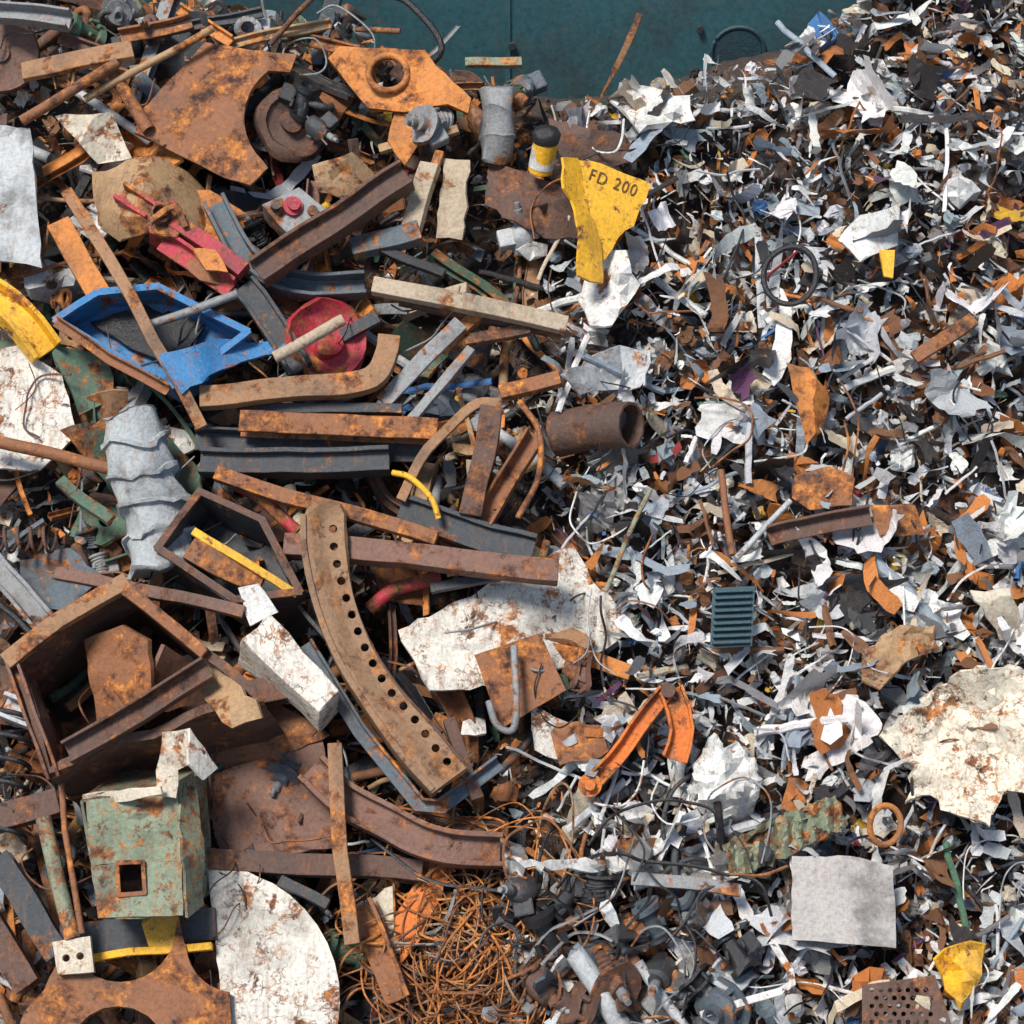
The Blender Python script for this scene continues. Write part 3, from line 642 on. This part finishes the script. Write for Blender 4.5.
o = prism('white_box', 'white painted sheet metal box with rusty corners', 'metal box', [(242,640),(270,614),(340,690),(318,712)], 1.15, .45, (-2,22), 'whitev', False, amp=.06)
P('lid', None, None, [(238,588),(258,584),(278,612),(250,626)], 1.1, 'white', parent=o, tilt=(0,.4))
B('angle_frame', 'dark blue-grey bent angle bar frame', 'steel frame', [(306,642,.9),(360,730,.85),(420,806,.85),(440,806,.85),(500,762,.8)], PB('L',.14,.12,.03), 'blues')
P('brown_plate', 'broad brown rusty plate lying under beams', 'metal plate', [(200,778),(322,738),(335,848),(222,858)], .45, 'rustp', amp=.03)
P('brown_plate', 'dark brown plate in front of hopper', 'metal plate', [(130,755),(275,700),(330,735),(215,785)], .4, 'rust', amp=.03)
B('rusty_post', 'upright rusted bar crossing plates', 'post', [(334,742,1.0),(342,850,1.0),(354,942,.9)], PB('box',.14,.12), 'brownt', sm=3)
B('curved_girder', 'purplish curved flanged girder on heap', 'girder', [(312,768,.75),(345,800,.8),(400,832,.82),(450,848,.8),(500,850,.7)], PB('H',.32,.25,.05), 'rustp', sm=5)
B('steel_beam', 'dark rusted beam under green box', 'steel beam', [(200,858,.6),(425,872,.6)], PB('I',.2,.18,.04), 'rustd')
fp = [(86,800),(178,790),(183,915),(98,918)]
o = prism('green_box', 'grey-green painted battered steel housing with square opening', 'metal box', fp, 1.35, .75, (28,-22), 'green', True, .03, amp=.08, floor=False)
sq = [(117,863),(143,862),(145,893),(119,895)]
P('front_plate', None, None, [(86,800),(178,790),(182,862),(143,862),(117,863),(91,866)], 1.37, 'green', parent=o, jag=.8, t=.04, amp=.05, cre=2, cs=.15)
P('front_plate', None, None, [(91,866),(117,863),(119,895),(145,893),(143,862),(182,862),(183,915),(98,918)], 1.37, 'green', parent=o, jag=.6, t=.04, amp=.02, cre=0)
rim(o, sq, 1.38, 'rust', .035, 'opening_frame'); P('inner_plate', None, None, [(108,850),(155,850),(155,905),(110,905)], .95, 'rustd', parent=o, amp=.02)
P('bent_flange', None, None, [(82,796),(130,788),(160,786),(162,794),(130,801),(86,806)], 1.46, 'cream', parent=o, jag=1.5, t=.03, amp=.05, cre=3, cs=.5)
P('bent_flange', None, None, [(178,782),(194,772),(204,840),(204,905),(188,918),(183,860)], 1.38, 'green', parent=o, jag=2, t=.03, amp=.05, cre=2, cs=.5, tilt=(-1.2,0))
P('lid', None, None, [(162,732),(190,728),(190,764),(178,770),(176,798),(154,796)], 1.52, 'cream', parent=o, amp=.02)
P('lid', None, None, [(190,728),(218,768),(204,780),(189,764)], 1.54, 'whitev', parent=o, amp=.02, tilt=(-.8,0))
o = B('cylinder_strut', 'green hydraulic strut with square foot', 'hydraulic strut', [(44,818,.95),(58,880,1.0),(72,940,1.05)], .15, 'green')
B('piston_rod', None, None, [(58,745,.95),(66,830,1.05),(84,935,1.05)], .06, 'rust', parent=o)
P('foot', None, None, [(52,942),(90,936),(94,972),(58,975)], 1.08, 'cream', parent=o, jag=.3, holes=[(66,958,4),(80,956,4)], t=.08, amp=0)
P('white_disc', 'quarter round white board with rust stains', 'board', [(208,868),(240,868)]+arc(205,1000,135,-60,10,8)+[(325,1040),(225,1040)], .75, 'whitev', amp=.02, jag=.8)
P('gusset_plate', 'rusty plate with pointed arms between round cutouts', 'metal plate', [(12,1045),(24,1012),(44,990),(56,965),(60,942),(68,950)]+arc(120,926,56,150,30,10)+[(173,946),(178,912),(184,942)]+arc(234,944,48,178,95,7)+[(232,1045)]+arc(118,1056,50,0,-180,10), .95, 'rust', t=.09, amp=.02, jag=.6)
B('yellow_strip', 'black and yellow edged strip of steel', 'steel strip', [(60,962,.8),(212,946,.8)], PB('box',.07,.1), 'yellow'); B('steel_beam', 'black beam lying behind yellow strip', 'steel beam', [(60,942,.7),(215,925,.7)], PB('box',.30,.1), 'dark')
P('orange_plate', 'orange plate under green box', 'metal plate', [(140,912),(175,905),(180,945),(150,950)], .86, 'yellow', amp=.02)
for k, (a, b, c, d, m) in enumerate([(0,860,62,955,'dark'),(-20,905,30,990,'rustd'),(-10,820,60,800,'rustd'),(0,705,40,720,'galv'),(-10,560,60,640,'grey'),(230,700,330,680,'rustd'),(360,905,400,1000,'rust'),(310,600,350,650,'dark')]):
    B('steel_beam', f'{CW[m]} beam end protruding from heap', 'steel beam', [(a,b,.7),(c,d,.72)], PB(R.choice('ICL'),.24,.2,.04), m)
vs = [H(8,800,.6)+Vector((math.cos(t)*.18, t*.035-.35, math.sin(t)*.18)) for t in [i*.35 for i in range(110)]]
v, f = sweep(vs, prof('r',.05)); shade(mk('coil_spring', v, f, 'black', 'black coil spring lying at heap edge', 'spring', smooth=True))
vs = [H(22,540,.7)+Vector((t*.02-.3, math.cos(t)*.12, math.sin(t)*.12)) for t in [i*.35 for i in range(90)]]
v, f = sweep(vs, prof('r',.035)); shade(mk('coil_spring', v, f, 'rustd', 'rusty coil spring near the ribbed duct', 'spring', smooth=True))
for (nm, lb, pts, n, m) in [
 ('brown_plate','brown sheet leaning below drum',[(490,160),(560,185),(590,240),(545,238),(485,205)],.5,'rustd'),
 ('brown_plate','dark plate beneath crest of heap',[(548,118),(625,135),(640,160),(600,170),(560,155)],.5,'rustd'),
 ('tan_plate','tan square plate beside motor',[(312,165),(352,152),(378,178),(352,200),(318,192)],.6,'tan'),
 ('tan_plate','narrow upright tan plate below pipe',[(443,158),(470,160),(462,240),(436,238)],.7,'timber'),
 ('rusty_plate','small orange plate hanging under bracket',[(395,112),(412,118),(418,145),(405,165),(388,140)],.8,'rusto'),
 ('green_plate','dark green plate beside ribbed duct',[(60,430),(140,410),(200,470),(205,520),(120,500)],.42,'greend'),
 ('green_plate','green sheet peeking out below post',[(50,345),(110,355),(115,400),(80,415)],.45,'greend'),
 ('grey_plate','crushed grey plate at the heap edge',[(20,560),(70,548),(105,580),(60,610),(20,600)],.5,'blues'),
 ('cream_plate','cream sheet scrap beside wire tangle',[(365,900),(395,885),(400,950),(370,960)],.55,'cream'),
 ('rusty_plate','orange rusted plate beside wires',[(395,915),(430,860),(455,865),(420,940),(400,965)],.55,'orange'),
 ('white_plate','small torn white sheet near hook',[(530,705),(575,725),(560,760),(535,750)],.55,'whitev'),
 ('rusty_plate','rusty striped plate by lever',[(545,720),(600,725),(610,755),(560,765)],.6,'rust'),
 ('brown_plate','rounded brown plate on shredded metal',[(795,475),(830,466),(855,478),(852,505),(810,510),(792,498)],.66,'rust')]:
    P(nm, lb, 'metal plate', pts, n, m, amp=.05, tilt=(R.uniform(-.2,.2), R.uniform(-.2,.2)), cre=3, cs=.35, jag=2)
for (x1,y1,x2,y2,w,m) in [(405,240,432,165,.2,'timber'),(380,150,458,130,.1,'tan'),(415,215,440,150,.1,'rust'),(350,250,420,230,.22,'blues'),(365,240,445,275,.1,'black'),(440,350,490,300,.14,'rusto'),(410,420,470,350,.1,'grey'),(500,395,560,380,.16,'rust'),(465,340,530,330,.12,'rustd'),(430,590,500,575,.1,'dark'),(60,480,110,520,.12,'greend'),(30,640,90,600,.1,'dark'),(280,880,330,905,.1,'dark'),(400,700,440,735,.1,'rustd'),(450,720,480,800,.12,'rustd')]:
    B('steel_bar', f'{CW[m]} bar lying among mixed scrap', 'steel bar', [(x1,y1,.72),(x2,y2,.78)], PB('box',w,w*.6), m, roll=.2)
B('bent_strap', 'bent rusty strap sticking up before wall', 'strap', [(641,12,1.2),(628,45,1.0),(610,80,.6),(600,98,.3)], PB('box',.07,.02), 'brownt', sm=4)
B('black_hose', 'black hose looping at the heap top', 'hose', [(385,-5,.9),(410,5,.95),(440,45,.9),(425,70,.7)], .07, 'black', sm=6)
B('steel_tube', 'thin pole at the heap top', 'pipe', [(270,45,.6),(315,-2,1.0)], .06, 'rustd')
B('steel_tube', 'red ended pole at the heap top', 'pipe', [(355,28,.7),(400,30,.8)], .06, 'rust')
B('grey_channel', 'grey steel channel at the heap corner', 'steel beam', [(-10,12,.8),(70,22,.9)], PB('C',.20,.15,.03), 'grey')
B('green_bar', 'short green bar on the crest', 'steel bar', [(465,66,.3),(522,62,.3)], PB('box',.1,.08), 'green')
for (x, y, s, m) in [(210,20,.4,'dark'),(85,30,.4,'greend'),(510,95,.3,'greend'),(150,28,.36,'rustd'),(250,28,.34,'galv'),(300,30,.34,'greend'),(120,12,.32,'grey'),(350,22,.3,'dark')]:
    machine(x, y, .5, s, m, f'{CW[m]} machine part on the heap crest')
for (x1,y1,x2,y2,w,m) in [(120,38,190,18,.14,'rust'),(170,30,262,12,.1,'dark'),(225,44,330,24,.1,'tan'),(60,38,120,60,.12,'rustd'),(310,40,360,52,.12,'rust'),(180,8,230,42,.12,'rusto')]:
    B('steel_bar', f'{CW[m]} bar lying along the heap crest', 'steel bar', [(x1,y1,.6),(x2,y2,.7)], PB('L',w,w*.8,.03), m)
o = P('ventilation_grille', 'dark teal ribbed ventilation grille lying on shreds', 'vent', [(713,588),(755,586),(752,646),(710,648)], .76, 'teal', jag=0, amp=0, cre=0, t=.03)
for i in range(9):
    B('louvre', None, None, [(715-i*.35,592+i*6.4,.79),(752-i*.3,590.5+i*6.4,.79)], PB('box',.03,.045), 'teal', parent=o, wob=0, seg=2)
P('grey_square_plate', 'grey square dusty plate lying on shreds', 'metal plate', [(792,856),(850,856),(893,866),(896,948),(850,944),(792,940)], .82, 'wgrey', amp=.025, jag=1, cre=1, cs=.08)
P('crumpled_sheet', 'large crumpled torn cream sheet with rust stains', 'sheet metal', [(880,735),(905,715),(935,688),(960,672),(1010,664),(1040,680),(1060,720),(1045,790),(1002,795),(990,826),(950,812),(930,795),(905,802),(912,770)], .85, 'creamv', amp=.07, jag=4, freq=3, step=8, cre=8, cs=.32)
P('crumpled_sheet', 'crumpled white metal sheet ball', 'sheet metal', [(692,765),(715,742),(748,748),(760,790),(745,828),(712,825),(698,800)], .74, 'white', amp=.14, freq=4, jag=4, step=6, cre=7, cs=.7)
P('corrugated_sheet', 'green and rusty corrugated sheet piece', 'sheet metal', [(722,845),(780,815),(835,795),(848,825),(800,850),(735,880)], .76, 'green', fold=lambda x,y:.05*math.sin(x*.45), step=4, amp=.03, cre=2, cs=.2, jag=2)
P('rusty_cone', 'folded rusty orange sheet cone', 'sheet metal', [(786,362),(810,368),(830,398),(822,432),(806,445),(798,410)], .76, 'rusto', fold=lambda x,y:-.012*abs(x-812), amp=.05)
B('steel_beam', 'rusty beam lying across shredded metal', 'steel beam', [(768,535,.70),(870,514,.72)], PB('L',.18,.14,.03), 'rustd')
P('rusty_plate', 'brown rusted plate half buried in shreds', 'metal plate', [(870,505),(915,505),(925,535),(880,535)], .62, 'rust', amp=.05)
P('brown_sheet', 'crumpled brown sheet on shredded metal', 'sheet metal', [(862,650),(900,625),(935,625),(940,650),(905,662),(880,690),(862,680)], .7, 'tan', amp=.1, freq=3, cre=5, cs=.6, jag=3)
P('tan_sheet', 'dirty tan sheet beside heap edge', 'sheet metal', [(970,590),(1010,588),(1030,640),(1000,640)], .68, 'cream', amp=.08, cre=4, jag=3)
P('white_sheet', 'flat white sheet lying on shreds', 'sheet metal', [(838,240),(860,215),(900,203),(898,245),(860,262)], .7, 'white', amp=.06, cre=4, jag=2)
P('white_sheet', 'long white torn sheet on shreds', 'sheet metal', [(578,300),(600,245),(626,250),(640,285),(612,325),(590,325)], .7, 'white', amp=.1, freq=3, cre=5, cs=.5, jag=4)
P('white_sheet', 'crumpled white sheet near wall', 'sheet metal', [(610,100),(640,85),(690,95),(695,120),(640,132)], .6, 'white', amp=.1, freq=3, cre=6, cs=.6, jag=4)
P('grey_sheet', 'curved grey sheet metal shell', 'sheet metal', [(560,375),(620,345),(650,350),(645,385),(580,395)], .64, 'galv', amp=.1, cre=5, jag=3)
for c, r, m in [((790,275),.29,'black'),((885,825),.18,'rusto')]:
    v, f = ringv(H(*c,.70), r, .03, Vector((R.uniform(-.4,.4),-.2,1)), ecc=.9, k=40); v = [p+Vector((0,0,.06*noise.noise(p*2))) for p in v]
    shade(mk('hose_ring', v, f, m, f'{CW[m]} round hose ring lying on shreds', 'hose', smooth=True))
o = B('jointed_lever', 'orange painted steel lever jointed in two', 'lever', [(590,785,.75),(625,745,.8),(668,690,.85)], PB('C',.17,.12,.03), 'orange', sm=3)
B('lower_link', None, None, [(668,690,.9),(680,730,.87),(672,760,.82)], PB('C',.24,.12,.03), 'orange', parent=o, sm=2)
v, f = lathe(H(668,690,.82), H(668,690,1.0), [(0,.07),(1,.07)]); shade(mk('pivot_pin', v, f, 'rustd', parent=o, smooth=True))
v, f = lathe(H(590,785,.72), H(590,785,.88), [(0,.11),(.5,.11),(.5,.05),(1,.05)]); shade(mk('pivot_pin', v, f, 'orange', parent=o, smooth=True))
B('grey_pipe', 'pale grey plastic pipe end', 'pipe', [(575,955,.75),(628,1035,.7)], .20, 'galv', inner=.8); B('grey_pipe', 'thin pale pipe lying on scrap', 'pipe', [(640,962,.75),(690,1035,.7)], .10, 'galv')
B('flat_bar', 'grey slotted bar over engine scraps', 'steel bar', [(632,880,.8),(680,885,.84),(740,892,.82)], PB('box',.12,.05), 'grey', sm=3)
B('white_strip', 'long bent white strip on scrap', 'metal strip', [(700,1015,.75),(745,1000,.8),(790,985,.8),(772,940,.8)], PB('box',.07,.02), 'white', sm=3)
P('white_strip', 'ragged white strip above wire tangle', 'metal strip', [(512,856),(540,862),(580,858),(618,856),(640,866),(600,872),(560,870),(525,868)], .85, 'white', jag=3, amp=.06, cre=4, cs=.6, step=7)
B('thin_post', 'long green-brown rod leaning on shreds', 'rod', [(605,590,.7),(650,490,.75)], .05, 'green')
B('thin_post', 'light grey angle rod on shreds', 'rod', [(735,560,.7),(790,500,.7)], .06, 'galv'); B('thin_post', 'rusty rod standing in shreds', 'rod', [(722,470,.66),(732,555,.7)], .07, 'rust')
B('rusty_pipe', 'rusty bar lying at the heap edge', 'pipe', [(915,360,.66),(972,318,.7)], PB('box',.14,.08), 'rust')
P('yellow_scrap', 'yellow torn wrapper like sheet', 'sheet metal', [(880,250),(895,250),(893,278),(884,276)], .72, 'yellow', amp=.05)
P('yellow_scrap', 'crumpled yellow sheet near wire mat', 'sheet metal', [(935,960),(960,945),(985,945),(982,975),(960,1012),(945,990)], .68, 'yellow', amp=.1, freq=4, cre=5, cs=.6, jag=3)
P('wire_mat', 'rusty perforated mesh mat', 'mesh', [(862,985),(935,975),(955,1035),(862,1040)], .65, 'rustd', holes=[(872+i*9+(j%2)*4.5,990+j*8,2.6) for i in range(7) for j in range(5)], jag=0, amp=.02, step=20, t=.01)
for i in range(10):
    x, y = R.uniform(500, 760), R.uniform(850, 1030); m = R.choice(['black','dark','grey','black','rustd','rust']); a = R.uniform(0, 6.28); L = R.uniform(18, 50)
    B('bent_tube', f'{CW[m]} bent tube among engine scrap', 'pipe', [(x,y,.5),(x+L*math.cos(a),y+L*math.sin(a),R.uniform(.5,.72)),(x+L*1.6*math.cos(a+.6),y+L*1.6*math.sin(a+.6),.6),(x+L*1.9*math.cos(a+1.0),y+L*1.9*math.sin(a+1.0),.45)], R.uniform(.04,.09), m, sm=5, inner=.75, group='bent tubes in engine scrap')
for i in range(46):
    x, y = R.uniform(490, 770), R.uniform(850, 1030); m = R.choice(['black','dark','grey','blues','rustd','galv','rusto','white','black']); r = R.uniform(11, 28); k = R.randrange(4, 7)
    P('metal_plate', f'torn {CW[m]} metal piece among engine scrap', 'metal plate', [(x+math.cos(6.28*j/k)*r*R.uniform(.6, 1.3), y+math.sin(6.28*j/k)*r*R.uniform(.5, 1.1)) for j in range(k)], R.uniform(.45, .68), m, tilt=(R.uniform(-.8,.8),R.uniform(-.8,.8)), cre=4, cs=1.0, jag=3, step=8, group='torn pieces in engine scrap')
for i, (x, y) in enumerate([(560,905),(625,950),(690,905),(540,985),(700,985),(600,890),(520,890),(650,920),(575,1005),(735,955),(545,935),(660,975),(720,1010),(610,975)]):
    m = ['black','dark','blues','rustd','black'][i % 5]; machine(x, y, R.uniform(.58, .72), R.uniform(.34, .5), m, f'{CW[m]} greasy engine part in scrap', 'engine parts in the scrap', var=[1,3,4,2,1,0,2,3][i % 8])
# ------------------------------------------------------------------ wires
def wire(cx, cy, sx, sy, n, k, r, m, nm, lb, grp, st=45, cvv=.7):
    x, y = cx+R.gauss(0, sx), cy+R.gauss(0, sy); a = R.uniform(0, 6.28); da = R.uniform(-.8, .8); Pp = []
    for i in range(k):
        p = H(x, y, 0); b = max(base(p.x, p.y), -.1)
        Pp.append((x, y, b+n+R.uniform(-.12, .16))); x += math.cos(a)*st*R.uniform(.3, .8); y += math.sin(a)*st*R.uniform(.3, .8); a += da+R.uniform(-cvv, cvv)
    pr = [(r*math.cos(1.2566*i), r*math.sin(1.2566*i)) for i in range(5)]
    return bar(nm, lb, 'wire', Pp, pr, m, sm=5, wob=.01, group=grp, smooth=True)
def loop(cx, cy, r, m):
    rx, ry = R.uniform(14, 62), R.uniform(10, 44); a = R.uniform(0, 6.28); ta = R.uniform(0, 3.14); k = R.randrange(6, 15); sg = R.choice((-1, 1)); Pp = []; dx, dy = R.uniform(-7, 7), R.uniform(-7, 7)
    for i in range(k):
        q = a+sg*i*.62; g_ = 1+.15*R.uniform(-1, 1)+.03*i; lx, ly = rx*g_*math.cos(q), ry*g_*math.sin(q)
        X = cx+lx*math.cos(ta)-ly*math.sin(ta)+dx*i; Y = cy+lx*math.sin(ta)+ly*math.cos(ta)+dy*i
        p = H(X, Y, 0); Pp.append((X, Y, max(base(p.x, p.y), -.1)+.58+R.uniform(-.14, .24)))
    pr = [(r*math.cos(1.2566*i), r*math.sin(1.2566*i)) for i in range(5)]
    bar('rusty_wire', 'long thin rusty wire looping in a tangle', 'wire', Pp, pr, m, sm=5, wob=.01, group='rusty wire tangle', smooth=True)
for i in range(125):
    loop(R.gauss(465, 40), R.gauss(958, 44), R.uniform(.006, .013), R.choice(['rust','rusto','rusto','brownt','rustd','tan','rust']))
for i in range(30):
    wire(590, 930, 80, 50, .78, R.randrange(4, 9), R.uniform(.009, .018), R.choice(['black','black','dark','grey','rust']), 'loose_cable', 'dark cable looping over engine scrap', 'loose cables on the heap', 50, .5)
for i in range(80):
    m = R.choice(['galv','white','black','black','rust'])
    x = R.uniform(560, 1020); y = R.uniform(120, 1010)
    wire(x, y, 5, 5, .54, R.randrange(3, 7), R.uniform(.006, .014), m, 'loose_cable', f'{CW[m]} loose cable lying on shredded metal', 'loose cables on the heap', 38)
for i in range(80):
    m = R.choice(['black','rustd','rust','grey']); x, y = lpt()
    wire(x, y, 5, 5, .75, R.randrange(3, 7), R.uniform(.006, .013), m, 'loose_cable', f'{CW[m]} loose wire hanging over large scrap', 'loose cables on the heap', 38)

# ------------------------------------------------------------------ camera and light
cd = bpy.data.cameras.new('Camera'); cam = bpy.data.objects.new('Camera', cd); coll.objects.link(cam); cd.lens = 77; cd.sensor_width = 36; cd.clip_end = 1500
cam.location = C; cam.rotation_euler = (math.pi/2-CE, 0, 0); scene.camera = cam
EL, AZ = math.radians(64), math.radians(-50)
sl = bpy.data.lights.new('Sun', 'SUN'); sl.energy = 4.9; sl.angle = math.radians(16); sl.color = (1, .955, .89)
so = bpy.data.objects.new('Sun', sl); coll.objects.link(so); so.rotation_euler = (math.pi/2-EL, 0, AZ); so.location = (0, 0, 30)
w = bpy.data.worlds.new('World'); scene.world = w; w.use_nodes = True; nt = w.node_tree
sk = nt.nodes.new('ShaderNodeTexSky'); sk.sky_type = 'NISHITA'; sk.sun_disc = False; sk.sun_elevation = EL; sk.sun_rotation = math.pi-AZ
nt.links.new(sk.outputs[0], nt.nodes['Background'].inputs[0]); nt.nodes['Background'].inputs[1].default_value = .14
scene.view_settings.view_transform = 'Standard'; scene.view_settings.look = 'None'; scene.view_settings.exposure = 0
